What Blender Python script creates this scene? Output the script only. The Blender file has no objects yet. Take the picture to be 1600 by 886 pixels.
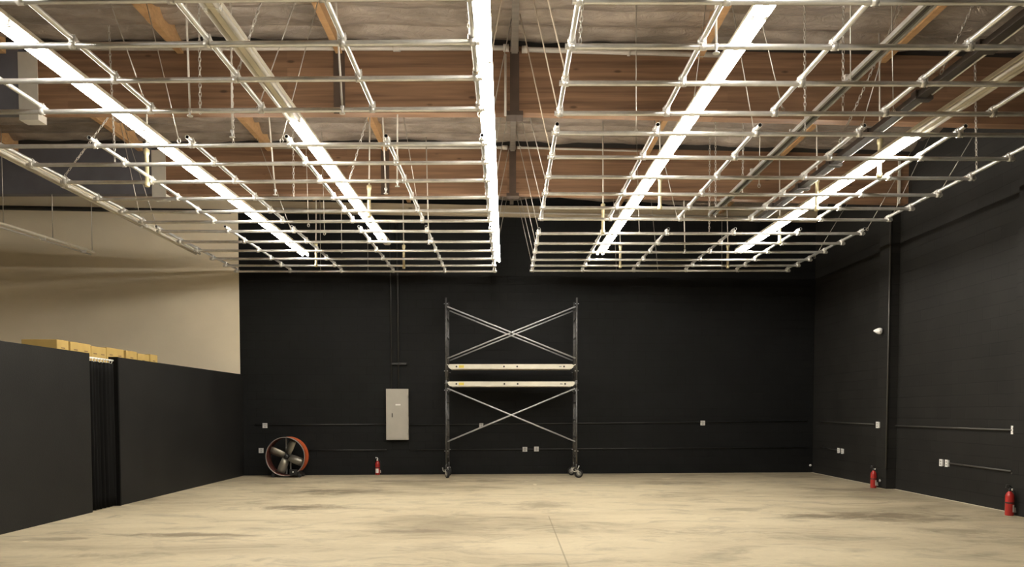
import bpy, math, random
from mathutils import Vector, Matrix, noise
random.seed(7)
C = bpy.context.scene.collection
PI = math.pi
# ------------------------------------------------------------------ survey: photo pixel -> point in the hall (metres)
F, TH, XP, H = 1155.0, math.radians(2.2), 793.0, 1.55
YP = 643 + F*math.tan(TH)
ct, st = math.cos(TH), math.sin(TH)
def ray(x, y):
    a = (x-XP)/F; b = (YP-y)/F
    return Vector((a, ct+b*st, -st+b*ct))
CAM = Vector((0, 0, H))
def PY(x, y, Y):
    d = ray(x, y); return CAM + d*(Y/d.y)
def PZ(x, y, Z):
    d = ray(x, y); return CAM + d*((Z-H)/d.z)
def PX(x, y, X):
    d = ray(x, y); return CAM + d*(X/d.x)
BW0, BWS = 18.29, 0.0668                       # back wall: y = BW0 + BWS*x
def PB(x, y, off=0.0):                         # point on the back wall (off metres in front of it)
    d = ray(x, y); return CAM + d*((BW0-off)/(d.y-BWS*d.x))
BANG = math.atan(BWS)
XR, XL = 7.77, -6.38                           # right wall, partition face

# ------------------------------------------------------------------ materials
def nt(name):
    m = bpy.data.materials.new(name); m.use_nodes = True
    n = m.node_tree; b = n.nodes['Principled BSDF']
    return m, n, b
def N(n, t, **kw):
    x = n.nodes.new(t)
    for k, v in kw.items():
        if k in x.inputs: x.inputs[k].default_value = v
        else: setattr(x, k, v)
    return x
def mat(name, col, rough=.5, metal=0.0, var=0.0, scale=8.0, bump=0.0, spec=None, bscale=None):
    m, n, b = nt(name)
    b.inputs['Roughness'].default_value = rough; b.inputs['Metallic'].default_value = metal
    if spec is not None: b.inputs['Specular IOR Level'].default_value = spec
    b.inputs['Base Color'].default_value = (*col, 1)
    tc = N(n, 'ShaderNodeTexCoord')
    if var:
        nz = N(n, 'ShaderNodeTexNoise', Scale=scale, Detail=5.0)
        n.links.new(tc.outputs['Object'], nz.inputs['Vector'])
        r = N(n, 'ShaderNodeValToRGB')
        r.color_ramp.elements[0].position = .3; r.color_ramp.elements[1].position = .7
        r.color_ramp.elements[0].color = (*[c*(1-var) for c in col], 1)
        r.color_ramp.elements[1].color = (*[min(1, c*(1+var)) for c in col], 1)
        n.links.new(nz.outputs['Fac'], r.inputs['Fac']); n.links.new(r.outputs['Color'], b.inputs['Base Color'])
    if bump:
        nb = N(n, 'ShaderNodeTexNoise', Scale=bscale or scale*4, Detail=4.0)
        n.links.new(tc.outputs['Object'], nb.inputs['Vector'])
        bp = N(n, 'ShaderNodeBump', Strength=bump, Distance=.02)
        n.links.new(nb.outputs['Fac'], bp.inputs['Height']); n.links.new(bp.outputs['Normal'], b.inputs['Normal'])
    return m
def emit(name, col, s):
    m, n, b = nt(name)
    b.inputs['Base Color'].default_value = (.9, .9, .88, 1)
    b.inputs['Emission Color'].default_value = (*col, 1); b.inputs['Emission Strength'].default_value = s
    return m
def block_wall(name, col, axes, mort=.55):
    m, n, b = nt(name); b.inputs['Roughness'].default_value = .62; b.inputs['Specular IOR Level'].default_value = .2
    tc = N(n, 'ShaderNodeTexCoord'); sep = N(n, 'ShaderNodeSeparateXYZ'); cmb = N(n, 'ShaderNodeCombineXYZ')
    n.links.new(tc.outputs['Object'], sep.inputs[0])
    n.links.new(sep.outputs[axes], cmb.inputs['X']); n.links.new(sep.outputs['Z'], cmb.inputs['Y'])
    br = N(n, 'ShaderNodeTexBrick'); br.offset = .5
    for k, v in {'Scale': 1.0, 'Mortar Size': .006, 'Mortar Smooth': .6, 'Brick Width': .405, 'Row Height': .203}.items(): br.inputs[k].default_value = v
    br.inputs['Color1'].default_value = (*col, 1); br.inputs['Color2'].default_value = (*[c*1.12 for c in col], 1)
    br.inputs['Mortar'].default_value = (*[c*mort for c in col], 1)
    n.links.new(cmb.outputs[0], br.inputs['Vector'])
    nz = N(n, 'ShaderNodeTexNoise', Scale=1.3, Detail=6.0); n.links.new(tc.outputs['Object'], nz.inputs['Vector'])
    mr = N(n, 'ShaderNodeMapRange'); mr.inputs[1].default_value = .3; mr.inputs[2].default_value = .7; mr.inputs[3].default_value = .85; mr.inputs[4].default_value = 1.15
    n.links.new(nz.outputs['Fac'], mr.inputs[0])
    mx = N(n, 'ShaderNodeVectorMath', operation='SCALE'); n.links.new(br.outputs['Color'], mx.inputs[0]); n.links.new(mr.outputs[0], mx.inputs['Scale'])
    n.links.new(mx.outputs[0], b.inputs['Base Color'])
    fine = N(n, 'ShaderNodeTexNoise', Scale=45.0, Detail=3.0); n.links.new(tc.outputs['Object'], fine.inputs['Vector'])
    bp = N(n, 'ShaderNodeBump', Strength=.35, Distance=.006); bp.invert = True
    ad = N(n, 'ShaderNodeMath', operation='ADD'); n.links.new(br.outputs['Fac'], ad.inputs[0])
    fm = N(n, 'ShaderNodeMath', operation='MULTIPLY'); fm.inputs[1].default_value = .25; n.links.new(fine.outputs['Fac'], fm.inputs[0]); n.links.new(fm.outputs[0], ad.inputs[1])
    n.links.new(ad.outputs[0], bp.inputs['Height']); n.links.new(bp.outputs['Normal'], b.inputs['Normal'])
    return m
def wood(name, c0, c1, rough=.55, lam=.038):
    m, n, b = nt(name); b.inputs['Roughness'].default_value = rough; b.inputs['Specular IOR Level'].default_value = .25
    tc = N(n, 'ShaderNodeTexCoord')
    mp = N(n, 'ShaderNodeMapping'); mp.inputs['Scale'].default_value = (.35, 6, 9)
    n.links.new(tc.outputs['Object'], mp.inputs[0])
    nz = N(n, 'ShaderNodeTexNoise', Scale=2.2, Detail=7.0, Distortion=.6); n.links.new(mp.outputs[0], nz.inputs['Vector'])
    sep = N(n, 'ShaderNodeSeparateXYZ'); n.links.new(tc.outputs['Object'], sep.inputs[0])
    fl = N(n, 'ShaderNodeMath', operation='DIVIDE'); fl.inputs[1].default_value = lam*3; n.links.new(sep.outputs['Z'], fl.inputs[0])
    fr = N(n, 'ShaderNodeMath', operation='FLOOR'); n.links.new(fl.outputs[0], fr.inputs[0])
    dx = N(n, 'ShaderNodeMath', operation='DIVIDE'); dx.inputs[1].default_value = 3.1; n.links.new(sep.outputs['X'], dx.inputs[0])
    fx = N(n, 'ShaderNodeMath', operation='FLOOR'); n.links.new(dx.outputs[0], fx.inputs[0])
    cm = N(n, 'ShaderNodeCombineXYZ'); n.links.new(fr.outputs[0], cm.inputs[0]); n.links.new(fx.outputs[0], cm.inputs[1])
    wn = N(n, 'ShaderNodeTexWhiteNoise'); wn.noise_dimensions = '3D'; n.links.new(cm.outputs[0], wn.inputs['Vector'])
    ad = N(n, 'ShaderNodeMath', operation='MULTIPLY_ADD'); ad.inputs[1].default_value = .28; n.links.new(wn.outputs['Value'], ad.inputs[0]); n.links.new(nz.outputs['Fac'], ad.inputs[2])
    r = N(n, 'ShaderNodeValToRGB'); r.color_ramp.elements[0].position = .3; r.color_ramp.elements[1].position = .95
    r.color_ramp.elements[0].color = (*c0, 1); r.color_ramp.elements[1].color = (*c1, 1)
    n.links.new(ad.outputs[0], r.inputs['Fac'])
    kn = N(n, 'ShaderNodeTexVoronoi', Scale=1.0); km = N(n, 'ShaderNodeMapping'); km.inputs['Scale'].default_value = (1.6, 1, 4.2)
    n.links.new(tc.outputs['Object'], km.inputs[0]); n.links.new(km.outputs[0], kn.inputs['Vector'])
    kr = N(n, 'ShaderNodeMapRange'); kr.inputs[1].default_value = .05; kr.inputs[2].default_value = .11; kr.inputs[3].default_value = .45; kr.inputs[4].default_value = 1
    n.links.new(kn.outputs['Distance'], kr.inputs[0])
    mx = N(n, 'ShaderNodeVectorMath', operation='SCALE'); n.links.new(r.outputs['Color'], mx.inputs[0]); n.links.new(kr.outputs[0], mx.inputs['Scale'])
    n.links.new(mx.outputs[0], b.inputs['Base Color'])
    return m
def floor_mat():
    m, n, b = nt('worn_concrete'); b.inputs['Specular IOR Level'].default_value = .35
    tc = N(n, 'ShaderNodeTexCoord'); L = n.links.new
    mp = N(n, 'ShaderNodeMapping'); mp.inputs['Scale'].default_value = (.42, 1.0, 1); L(tc.outputs['Object'], mp.inputs[0])
    a = N(n, 'ShaderNodeTexNoise', Scale=.55, Detail=9.0, Roughness=.62, Distortion=.4); L(mp.outputs[0], a.inputs['Vector'])
    r = N(n, 'ShaderNodeValToRGB'); e = r.color_ramp.elements
    e[0].position = .33; e[0].color = (.335, .287, .198, 1); e[1].position = .58; e[1].color = (.555, .488, .345, 1)
    x = r.color_ramp.elements.new(.45); x.color = (.48, .418, .29, 1)
    L(a.outputs['Fac'], r.inputs['Fac']); col = r.outputs['Color']
    mp3 = N(n, 'ShaderNodeMapping'); mp3.inputs['Scale'].default_value = (.75, 1.1, 1); L(tc.outputs['Object'], mp3.inputs[0])
    rag = N(n, 'ShaderNodeTexNoise', Scale=1.9, Detail=12.0, Roughness=.74, Distortion=.5); L(mp3.outputs[0], rag.inputs['Vector'])
    sep = N(n, 'ShaderNodeSeparateXYZ'); L(tc.outputs['Object'], sep.inputs[0])
    def ell(cx, cy, rx, ry):
        s1 = N(n, 'ShaderNodeVectorMath', operation='SUBTRACT'); s1.inputs[1].default_value = (cx, cy, 0); L(tc.outputs['Object'], s1.inputs[0])
        s2 = N(n, 'ShaderNodeVectorMath', operation='DIVIDE'); s2.inputs[1].default_value = (rx, ry, 1); L(s1.outputs[0], s2.inputs[0])
        ln = N(n, 'ShaderNodeVectorMath', operation='LENGTH'); L(s2.outputs[0], ln.inputs[0])
        return ln.outputs['Value']
    def blend(col, dist, to, amt, lo=.45, hi=.62, soft=1.1):
        d = N(n, 'ShaderNodeMapRange'); d.inputs[1].default_value = 0.0; d.inputs[2].default_value = soft; d.inputs[3].default_value = .27; d.inputs[4].default_value = -.16
        L(dist, d.inputs[0])
        ad = N(n, 'ShaderNodeMath', operation='ADD'); L(d.outputs[0], ad.inputs[0]); L(rag.outputs['Fac'], ad.inputs[1])
        mr = N(n, 'ShaderNodeMapRange'); mr.inputs[1].default_value = lo; mr.inputs[2].default_value = hi; mr.inputs[3].default_value = 0; mr.inputs[4].default_value = amt
        L(ad.outputs[0], mr.inputs[0])
        mx = N(n, 'ShaderNodeMix'); mx.data_type = 'RGBA'; L(mr.outputs[0], mx.inputs[0]); L(col, mx.inputs[6]); mx.inputs[7].default_value = (*to, 1)
        return mx.outputs[2]
    dark = (.17, .135, .09)
    for px, py, rx, ry, am in [(520, 768, 1.9, .75, .55), (470, 792, 1.3, .55, .6), (300, 836, 1.6, .28, .5), (90, 842, .9, .2, .4), (1375, 806, 2.1, .9, .62),
                               (1290, 806, 1.5, .35, .4), (1100, 832, .9, .35, .4), (850, 790, .8, .9, .3), (1060, 755, 2.4, .6, .42), (620, 830, 1.6, .22, .35), (690, 855, .8, .5, .25),
                               (1330, 765, 1.5, .7, .5), (700, 752, 3.4, .5, .42), (430, 755, 1.4, .6, .35), (160, 868, 1.1, .25, .35), (1500, 830, .9, .5, .35)]:
        p = PZ(px, py, 0)
        col = blend(col, ell(p.x, p.y, rx*1.15, ry*1.25), dark, min(.92, am*1.55), .55, .72)
    for px, py, rx, ry in [(1043, 748, .32, .28), (1258, 767, .3, .1), (1117, 811, .12, .06), (1168, 822, .07, .05), (40, 846, .12, .06), (110, 830, .04, .03), (836, 757, .07, .5), (1385, 817, .07, .06)]:
        p = PZ(px, py, 0)
        col = blend(col, ell(p.x, p.y, rx, ry), (.78, .70, .52), .8, .58, .68)
    # ragged darkening towards the back wall and the right wall
    def mr_(sock, a0, a1, b0, b1):
        q = N(n, 'ShaderNodeMapRange'); q.inputs[1].default_value = a0; q.inputs[2].default_value = a1; q.inputs[3].default_value = b0; q.inputs[4].default_value = b1; L(sock, q.inputs[0]); return q.outputs[0]
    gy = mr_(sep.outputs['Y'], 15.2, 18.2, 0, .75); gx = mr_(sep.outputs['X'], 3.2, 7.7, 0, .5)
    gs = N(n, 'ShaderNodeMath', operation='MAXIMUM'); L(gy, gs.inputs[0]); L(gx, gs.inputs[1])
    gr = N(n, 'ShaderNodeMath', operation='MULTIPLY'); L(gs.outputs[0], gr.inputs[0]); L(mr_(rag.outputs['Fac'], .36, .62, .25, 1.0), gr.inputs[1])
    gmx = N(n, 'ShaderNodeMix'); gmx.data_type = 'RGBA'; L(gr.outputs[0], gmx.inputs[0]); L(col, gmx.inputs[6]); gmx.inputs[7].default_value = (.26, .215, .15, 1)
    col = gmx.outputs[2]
    # fine mottling
    f = N(n, 'ShaderNodeTexNoise', Scale=26.0, Detail=6.0, Roughness=.7); L(mp.outputs[0], f.inputs['Vector'])
    fm = N(n, 'ShaderNodeMapRange'); fm.inputs[1].default_value = .25; fm.inputs[2].default_value = .75; fm.inputs[3].default_value = .88; fm.inputs[4].default_value = 1.1; L(f.outputs['Fac'], fm.inputs[0])
    sc = N(n, 'ShaderNodeVectorMath', operation='SCALE'); L(col, sc.inputs[0]); L(fm.outputs[0], sc.inputs['Scale'])
    mp2 = N(n, 'ShaderNodeMapping'); mp2.inputs['Scale'].default_value = (.6, 1.15, 1); mp2.inputs['Location'].default_value = (3.1, 1.7, 0); L(tc.outputs['Object'], mp2.inputs[0])
    g = N(n, 'ShaderNodeTexNoise', Scale=1.9, Detail=10.0, Roughness=.66, Distortion=.9); L(mp2.outputs[0], g.inputs['Vector'])
    gm = N(n, 'ShaderNodeMapRange'); gm.inputs[1].default_value = .30; gm.inputs[2].default_value = .50; gm.inputs[3].default_value = .62; gm.inputs[4].default_value = 1.08; L(g.outputs['Fac'], gm.inputs[0])
    sc2 = N(n, 'ShaderNodeVectorMath', operation='SCALE'); L(sc.outputs[0], sc2.inputs[0]); L(gm.outputs[0], sc2.inputs['Scale']); sc = sc2
    # unpainted pale strip along the foot of the right wall and the saw-cut joint
    gt = N(n, 'ShaderNodeMath', operation='GREATER_THAN'); gt.inputs[1].default_value = XR-.055; L(sep.outputs['X'], gt.inputs[0])
    mx = N(n, 'ShaderNodeMix'); mx.data_type = 'RGBA'; L(gt.outputs[0], mx.inputs[0]); L(sc.outputs[0], mx.inputs[6]); mx.inputs[7].default_value = (.78, .72, .58, 1)
    ja = N(n, 'ShaderNodeMath', operation='COMPARE'); ja.inputs[1].default_value = .61; ja.inputs[2].default_value = .009; L(sep.outputs['X'], ja.inputs[0])
    jb = N(n, 'ShaderNodeMath', operation='LESS_THAN'); jb.inputs[1].default_value = 10.9; L(sep.outputs['Y'], jb.inputs[0])
    jm = N(n, 'ShaderNodeMath', operation='MULTIPLY'); L(ja.outputs[0], jm.inputs[0]); L(jb.outputs[0], jm.inputs[1])
    j2 = N(n, 'ShaderNodeMath', operation='MULTIPLY'); j2.inputs[1].default_value = .6; L(jm.outputs[0], j2.inputs[0])
    m2 = N(n, 'ShaderNodeMix'); m2.data_type = 'RGBA'; L(j2.outputs[0], m2.inputs[0]); L(mx.outputs[2], m2.inputs[6]); m2.inputs[7].default_value = (.2, .17, .1, 1)
    L(m2.outputs[2], b.inputs['Base Color'])
    rr = N(n, 'ShaderNodeMapRange'); rr.inputs[1].default_value = .3; rr.inputs[2].default_value = .7; rr.inputs[3].default_value = .62; rr.inputs[4].default_value = .4; L(a.outputs['Fac'], rr.inputs[0]); L(rr.outputs[0], b.inputs['Roughness'])
    bp = N(n, 'ShaderNodeBump', Strength=.12, Distance=.01); L(f.outputs['Fac'], bp.inputs['Height']); L(bp.outputs['Normal'], b.inputs['Normal'])
    return m

LCOL = (1.0, .935, .83)
M = dict(
    floor=floor_mat(),
    wall_back=block_wall('black_block_paint_back', (.0074, .0080, .0083), 'X'),
    wall_right=block_wall('black_block_paint_right', (.0165, .016, .0148), 'Y'),
    part=mat('black_paint_partition', (.0115, .0114, .0108), .6, var=.18, scale=1.5, bump=.15, bscale=60, spec=.3),
    white_wall=mat('off_white_wall_paint', (.86, .77, .60), .7, var=.06, scale=.7, bump=.08, bscale=30, spec=.2),
    dark_wall=mat('dark_grey_wall_paint', (.10, .095, .09), .7, var=.1, scale=1, spec=.2),
    glulam=wood('glulam_timber', (.12, .068, .040), (.31, .18, .105)),
    purlin=wood('purlin_timber', (.33, .19, .09), (.52, .32, .155)),
    ledger=wood('pale_ledger_timber', (.40, .33, .23), (.58, .49, .35)),
    dull_wood=wood('grey_brown_purlin_timber', (.13, .11, .09), (.22, .19, .16)),  # duller grey-brown timber for the middle purlin
    hinge=mat('rusty_brown_beam_steel', (.085, .058, .042), .6, .2, var=.2, scale=3),
    shadow_band=mat('painted_beam_top_shadow', (.03, .026, .022), .7),  # near-black colour standing in for shade under the insulation
    grey_beam=mat('grey_painted_beam', (.13, .13, .15), .6, var=.15, scale=2),
    plate=mat('pale_steel_strap', (.60, .57, .50), .5, .1, var=.05, scale=6),
    galv=mat('galvanised_pipe', (.82, .82, .80), .30, .75, var=.10, scale=9),
    galv_end=mat('pipe_bore_dark', (.03, .03, .03), .8),
    clamp=mat('zinc_clamp', (.82, .81, .78), .32, .6, var=.1, scale=30),
    housing=mat('enamel_light_housing', (.72, .67, .55), .4, var=.04, scale=6),
    track=mat('dark_track_enamel', (.09, .08, .075), .45, .3),
    tube_on=emit('fluorescent_tube_lit', LCOL, 30.0),
    tube_off=mat('fluorescent_tube_unlit', (.68, .65, .58), .25),
    chain=mat('zinc_chain', (.58, .55, .50), .38, .7),
    wire=mat('steel_wire', (.50, .47, .42), .4, .6),
    rope=mat('pale_rope', (.52, .44, .34), .8),
    sprinkler=mat('painted_sprinkler_pipe', (.56, .52, .46), .45, .1, var=.06, scale=4),
    brass=mat('sprinkler_head_brass', (.72, .64, .40), .35, .5),
    black_pipe=mat('black_iron_pipe', (.02, .02, .02), .5),
    conduit=mat('black_painted_conduit', (.026, .026, .025), .38, .0, spec=.6),
    conduit_r=mat('grey_worn_conduit', (.07, .067, .06), .4, .2),
    outlet=mat('outlet_plastic', (.62, .62, .60), .4), outlet_w=mat('white_outlet_plastic', (.85, .85, .82), .35),
    outlet_slot=mat('outlet_face_dark', (.34, .34, .33), .5),
    panel=mat('panel_grey_enamel', (.44, .42, .37), .45, .1, var=.04, scale=5),
    paper=mat('white_label_paper', (.85, .84, .80), .6), latch=mat('panel_latch_dark', (.12, .11, .1), .4, .5),
    red=mat('extinguisher_red', (.36, .022, .018), .3), blackp=mat('black_plastic', (.018, .018, .018), .4),
    steel=mat('bright_steel', (.72, .71, .68), .28, .8),
    orange=mat('fan_orange_enamel', (.62, .13, .045), .35), drum_in_shaded=mat('fan_drum_inside_shaded', (.075, .022, .016), .5), blade=mat('fan_blade_aluminium', (.30, .285, .24), .3, .6),
    fan_grey=mat('fan_grey_steel', (.30, .30, .29), .4, .5), rubber=mat('black_rubber', (.014, .014, .014), .75),
    scaf=mat('scaffold_dark_steel', (.10, .10, .10), .42, .5, var=.3, scale=12),
    brace=mat('brace_zinc', (.62, .63, .66), .35, .6), alu=mat('plank_aluminium', (.80, .77, .66), .38, .25, var=.06, scale=5),
    ply=mat('plank_plywood', (.33, .24, .14), .6, var=.2, scale=4), yellow=mat('yellow_sticker', (.75, .60, .10), .5),
    cloth=mat('black_drape', (.0035, .0035, .0035), .7, spec=.12), card=mat('corrugated_cardboard', (.52, .36, .115), .75, var=.08, scale=4),
    print_=mat('box_print', (.20, .12, .05), .7), tape=mat('packing_tape', (.50, .34, .13), .35), rack=mat('rack_steel', (.20, .21, .23), .5, .4),
    white_pl=mat('white_plastic', (.86, .86, .84), .35), lens=mat('grey_lens', (.30, .30, .30), .2),
)
# foil faced insulation
def foil():
    m, n, b = nt('foil_insulation'); L = n.links.new
    tc = N(n, 'ShaderNodeTexCoord'); mp = N(n, 'ShaderNodeMapping'); mp.inputs['Scale'].default_value = (.7, 2.2, 1); L(tc.outputs['Object'], mp.inputs[0])
    nz = N(n, 'ShaderNodeTexNoise', Scale=2.0, Detail=7.0, Roughness=.6); L(mp.outputs[0], nz.inputs['Vector'])
    r = N(n, 'ShaderNodeValToRGB'); e = r.color_ramp.elements
    e[0].position = .3; e[0].color = (.21, .175, .145, 1); e[1].position = .72; e[1].color = (.47, .40, .34, 1)
    L(nz.outputs['Fac'], r.inputs['Fac']); L(r.outputs['Color'], b.inputs['Base Color'])
    b.inputs['Metallic'].default_value = .45; b.inputs['Roughness'].default_value = .36
    n2 = N(n, 'ShaderNodeTexNoise', Scale=5.0, Detail=6.0, Roughness=.65, Distortion=.8); L(mp.outputs[0], n2.inputs['Vector'])
    bp = N(n, 'ShaderNodeBump', Strength=.8, Distance=.05); L(n2.outputs['Fac'], bp.inputs['Height']); L(bp.outputs['Normal'], b.inputs['Normal'])
    return m
M['foil'] = foil()

# ------------------------------------------------------------------ mesh building
class MB:
    def __init__(s): s.v = []; s.f = []; s.mi = []; s.sm = []; s.cur = 0
    def face(s, idx, smooth=False): s.f.append(idx); s.mi.append(s.cur); s.sm.append(smooth)
    def hexa(s, p):                             # 8 corners: bottom ring, top ring
        o = len(s.v); s.v += [Vector(q) for q in p]
        for q in ((3,2,1,0),(4,5,6,7),(0,1,5,4),(1,2,6,5),(2,3,7,6),(3,0,4,7)): s.face([o+i for i in q])
        return s
    def box(s, a, b, rz=0.0, piv=None):
        x0,y0,z0 = a; x1,y1,z1 = b
        p = [Vector(q) for q in ((x0,y0,z0),(x1,y0,z0),(x1,y1,z0),(x0,y1,z0),(x0,y0,z1),(x1,y0,z1),(x1,y1,z1),(x0,y1,z1))]
        if rz:
            pv = Vector(piv) if piv is not None else Vector(((x0+x1)/2,(y0+y1)/2,0)); R = Matrix.Rotation(rz, 3, 'Z')
            p = [pv + R @ (q-pv) for q in p]
        return s.hexa(p)
    def cbox(s, c, d, M3=None):                 # centred box of size d, optional rotation matrix
        c = Vector(c); h = Vector(d)/2
        p = [Vector((sx*h.x, sy*h.y, sz*h.z)) for sz in (-1,1) for sx, sy in ((-1,-1),(1,-1),(1,1),(-1,1))]
        if M3 is not None: p = [M3 @ q for q in p]
        return s.hexa([c+q for q in p])
    def bevbox(s, a, b, r=.01):                 # box with chamfered vertical and top edges
        x0,y0,z0 = a; x1,y1,z1 = b
        def ring(i, z): return [(x0+i+r,y0+i,z),(x1-i-r,y0+i,z),(x1-i,y0+i+r,z),(x1-i,y1-i-r,z),(x1-i-r,y1-i,z),(x0+i+r,y1-i,z),(x0+i,y1-i-r,z),(x0+i,y0+i+r,z)]
        rings = [ring(r,z0),ring(0,z0+r),ring(0,z1-r),ring(r,z1)]
        o = len(s.v)
        for q in rings: s.v += [Vector(p) for p in q]
        for k in range(3):
            for i in range(8): s.face([o+k*8+i,o+k*8+(i+1)%8,o+k*8+8+(i+1)%8,o+k*8+8+i])
        s.face([o+7-i for i in range(8)]); s.face([o+24+i for i in range(8)])
        return s
    def frame(s, d):
        d = d.normalized(); u = Vector((0,0,1)) if abs(d.z) < .9 else Vector((1,0,0))
        a = d.cross(u).normalized(); return a, a.cross(d)
    def tube(s, a, b, r, n=10, r2=None, cap=True):
        a = Vector(a); b = Vector(b); u, w = s.frame(b-a); o = len(s.v); r2 = r if r2 is None else r2
        for p, q in ((a,r),(b,r2)):
            for i in range(n): t = 2*PI*i/n; s.v.append(p+(u*math.cos(t)+w*math.sin(t))*q)
        for i in range(n): s.face([o+i,o+n+i,o+n+(i+1)%n,o+(i+1)%n], True)
        if cap: s.face([o+i for i in range(n)]); s.face([o+n+n-1-i for i in range(n)])
        return s
    def pipe(s, a, b, r, n=10, dark=1):         # pipe with open bores at both ends
        a = Vector(a); b = Vector(b); d = (b-a).normalized(); s.tube(a,b,r,n,cap=False)
        u, w = s.frame(d); ri = r*.8
        for p, q in ((a,d),(b,-d)):
            o = len(s.v)
            for pp, rr in ((p,r),(p,ri),(p+q*.12,ri)):
                for i in range(n): t = 2*PI*i/n; s.v.append(pp+(u*math.cos(t)+w*math.sin(t))*rr)
            for i in range(n):
                j = (i+1)%n; s.cur = 0; s.face([o+i,o+j,o+n+j,o+n+i]); s.cur = dark; s.face([o+n+i,o+n+j,o+2*n+j,o+2*n+i])
            s.face([o+2*n+i for i in range(n)]); s.cur = 0
        return s
    def path(s, pts, r, n=8, cap=True):
        pts = [Vector(p) for p in pts]; o = len(s.v); k = len(pts); u = None
        for j, p in enumerate(pts):
            d = (pts[min(j+1,k-1)]-pts[max(j-1,0)]).normalized()
            if u is None: u, w = s.frame(d)
            else: u = (u-d*u.dot(d)).normalized(); w = u.cross(d)
            for i in range(n): t = 2*PI*i/n; s.v.append(p+(u*math.cos(t)+w*math.sin(t))*r)
        for j in range(k-1):
            for i in range(n): s.face([o+j*n+i,o+(j+1)*n+i,o+(j+1)*n+(i+1)%n,o+j*n+(i+1)%n], True)
        if cap: s.face([o+i for i in range(n)]); s.face([o+(k-1)*n+n-1-i for i in range(n)])
        return s
    def lathe(s, base, axis, prof, n=20):       # prof: (distance along axis, radius)
        base = Vector(base); d = Vector(axis).normalized(); u, w = s.frame(d); o = len(s.v); k = len(prof)
        for z, r in prof:
            for i in range(n): t = 2*PI*i/n; s.v.append(base+d*z+(u*math.cos(t)+w*math.sin(t))*max(r,1e-4))
        for j in range(k-1):
            for i in range(n): s.face([o+j*n+i,o+j*n+n+i,o+j*n+n+(i+1)%n,o+j*n+(i+1)%n], True)
        s.face([o+i for i in range(n)]); s.face([o+(k-1)*n+n-1-i for i in range(n)])
        return s
    def torus(s, c, ax1, ax2, R1, R2, r, n=10, m=4):
        c = Vector(c); a1 = Vector(ax1); a2 = Vector(ax2); nn = a1.cross(a2); o = len(s.v)
        for i in range(n):
            t = 2*PI*i/n; p = c+a1*(R1*math.cos(t))+a2*(R2*math.sin(t)); q = (a1*math.cos(t)+a2*math.sin(t)).normalized()
            for j in range(m): h = 2*PI*j/m; s.v.append(p+(q*math.cos(h)+nn*math.sin(h))*r)
        for i in range(n):
            for j in range(m): s.face([o+i*m+j,o+((i+1)%n)*m+j,o+((i+1)%n)*m+(j+1)%m,o+i*m+(j+1)%m], True)
        return s
    def build(s, name, mats, parent=None, loc=None):
        if not isinstance(mats, (list, tuple)): mats = [mats]
        o = Vector((0,0,0))
        if parent is not None:
            p = parent; chain = []
            while p is not None: o = o + Vector(p.location); p = p.parent
        base = o + (Vector(loc) if loc is not None else Vector((0,0,0))) if parent is None else o
        me = bpy.data.meshes.new(name); me.from_pydata([tuple(q-base) for q in s.v], [], s.f)
        for m in mats: me.materials.append(m)
        me.polygons.foreach_set('material_index', s.mi); me.polygons.foreach_set('use_smooth', s.sm)
        import bmesh
        bm = bmesh.new(); bm.from_mesh(me); bmesh.ops.recalc_face_normals(bm, faces=bm.faces); bm.to_mesh(me); bm.free()
        me.update()
        ob = bpy.data.objects.new(name, me); C.objects.link(ob)
        if parent is not None: ob.parent = parent
        elif loc is not None: ob.location = loc
        return ob
def tag(o, label, cat, group=None, kind=None):
    o['label'] = label; o['category'] = cat
    if group: o['group'] = group
    if kind: o['kind'] = kind
    return o
def thing(name, loc, label, cat, group=None):
    o = bpy.data.objects.new(name, None); o.empty_display_size = .2; C.objects.link(o); o.location = loc
    return tag(o, label, cat, group)
def struct(name, mb, m, label, cat):
    o = mb.build(name, m); o['kind'] = 'structure'; o['label'] = label; o['category'] = cat; return o
ORD = ['', 'first', 'second', 'third', 'fourth', 'fifth', 'sixth', 'seventh', 'eighth', 'ninth', 'tenth', 'eleventh', 'twelfth', 'thirteenth', 'fourteenth', 'fifteenth']

# ------------------------------------------------------------------ setting
YF = -3.0; XO = -13.4; ROOF = 6.90
def roof(x): return ROOF - max(0, x)*.024
struct('floor', MB().box((XO-.3, YF-.3, -.2), (XR+.3, 19.6, 0)), M['floor'], 'worn tan concrete warehouse floor with dark stains', 'floor')
def backbox(x0, x1, z0, z1):
    y = lambda x: BW0+BWS*x
    return MB().hexa([(x0,y(x0),z0),(x1,y(x1),z0),(x1,y(x1)+.25,z0),(x0,y(x0)+.25,z0),(x0,y(x0),z1),(x1,y(x1),z1),(x1,y(x1)+.25,z1),(x0,y(x0)+.25,z1)])
struct('wall_back', backbox(-6.44, XR+.3, 0, 6.9), M['wall_back'], 'black painted block wall at the far end', 'wall')
struct('wall_back_left', backbox(XO-.3, -6.44, 0, 6.9), M['white_wall'], 'off white wall above and beyond the black partition', 'wall')
struct('wall_right', MB().box((XR, YF, 0), (XR+.25, 18.80, 6.9)), M['wall_right'], 'black painted block wall along the right side', 'wall')
struct('wall_left', MB().box((XO-.25, YF, 0), (XO, 17.38, 6.9)), M['white_wall'], 'off white outer wall far left', 'wall')
struct('wall_front', MB().box((XO, YF-.25, 0), (XR, YF, 6.9)), M['dark_wall'], 'dark wall behind the camera', 'wall')
PT = 2.44
D0, D1 = 11.32, 12.13
bwl = BW0+BWS*(XL)-.002
struct('wall_partition_front', MB().box((XL-.12, YF+.01, 0), (XL, D0, PT)), M['part'], 'low black partition wall nearer part, left of the curtain', 'wall')
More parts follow.
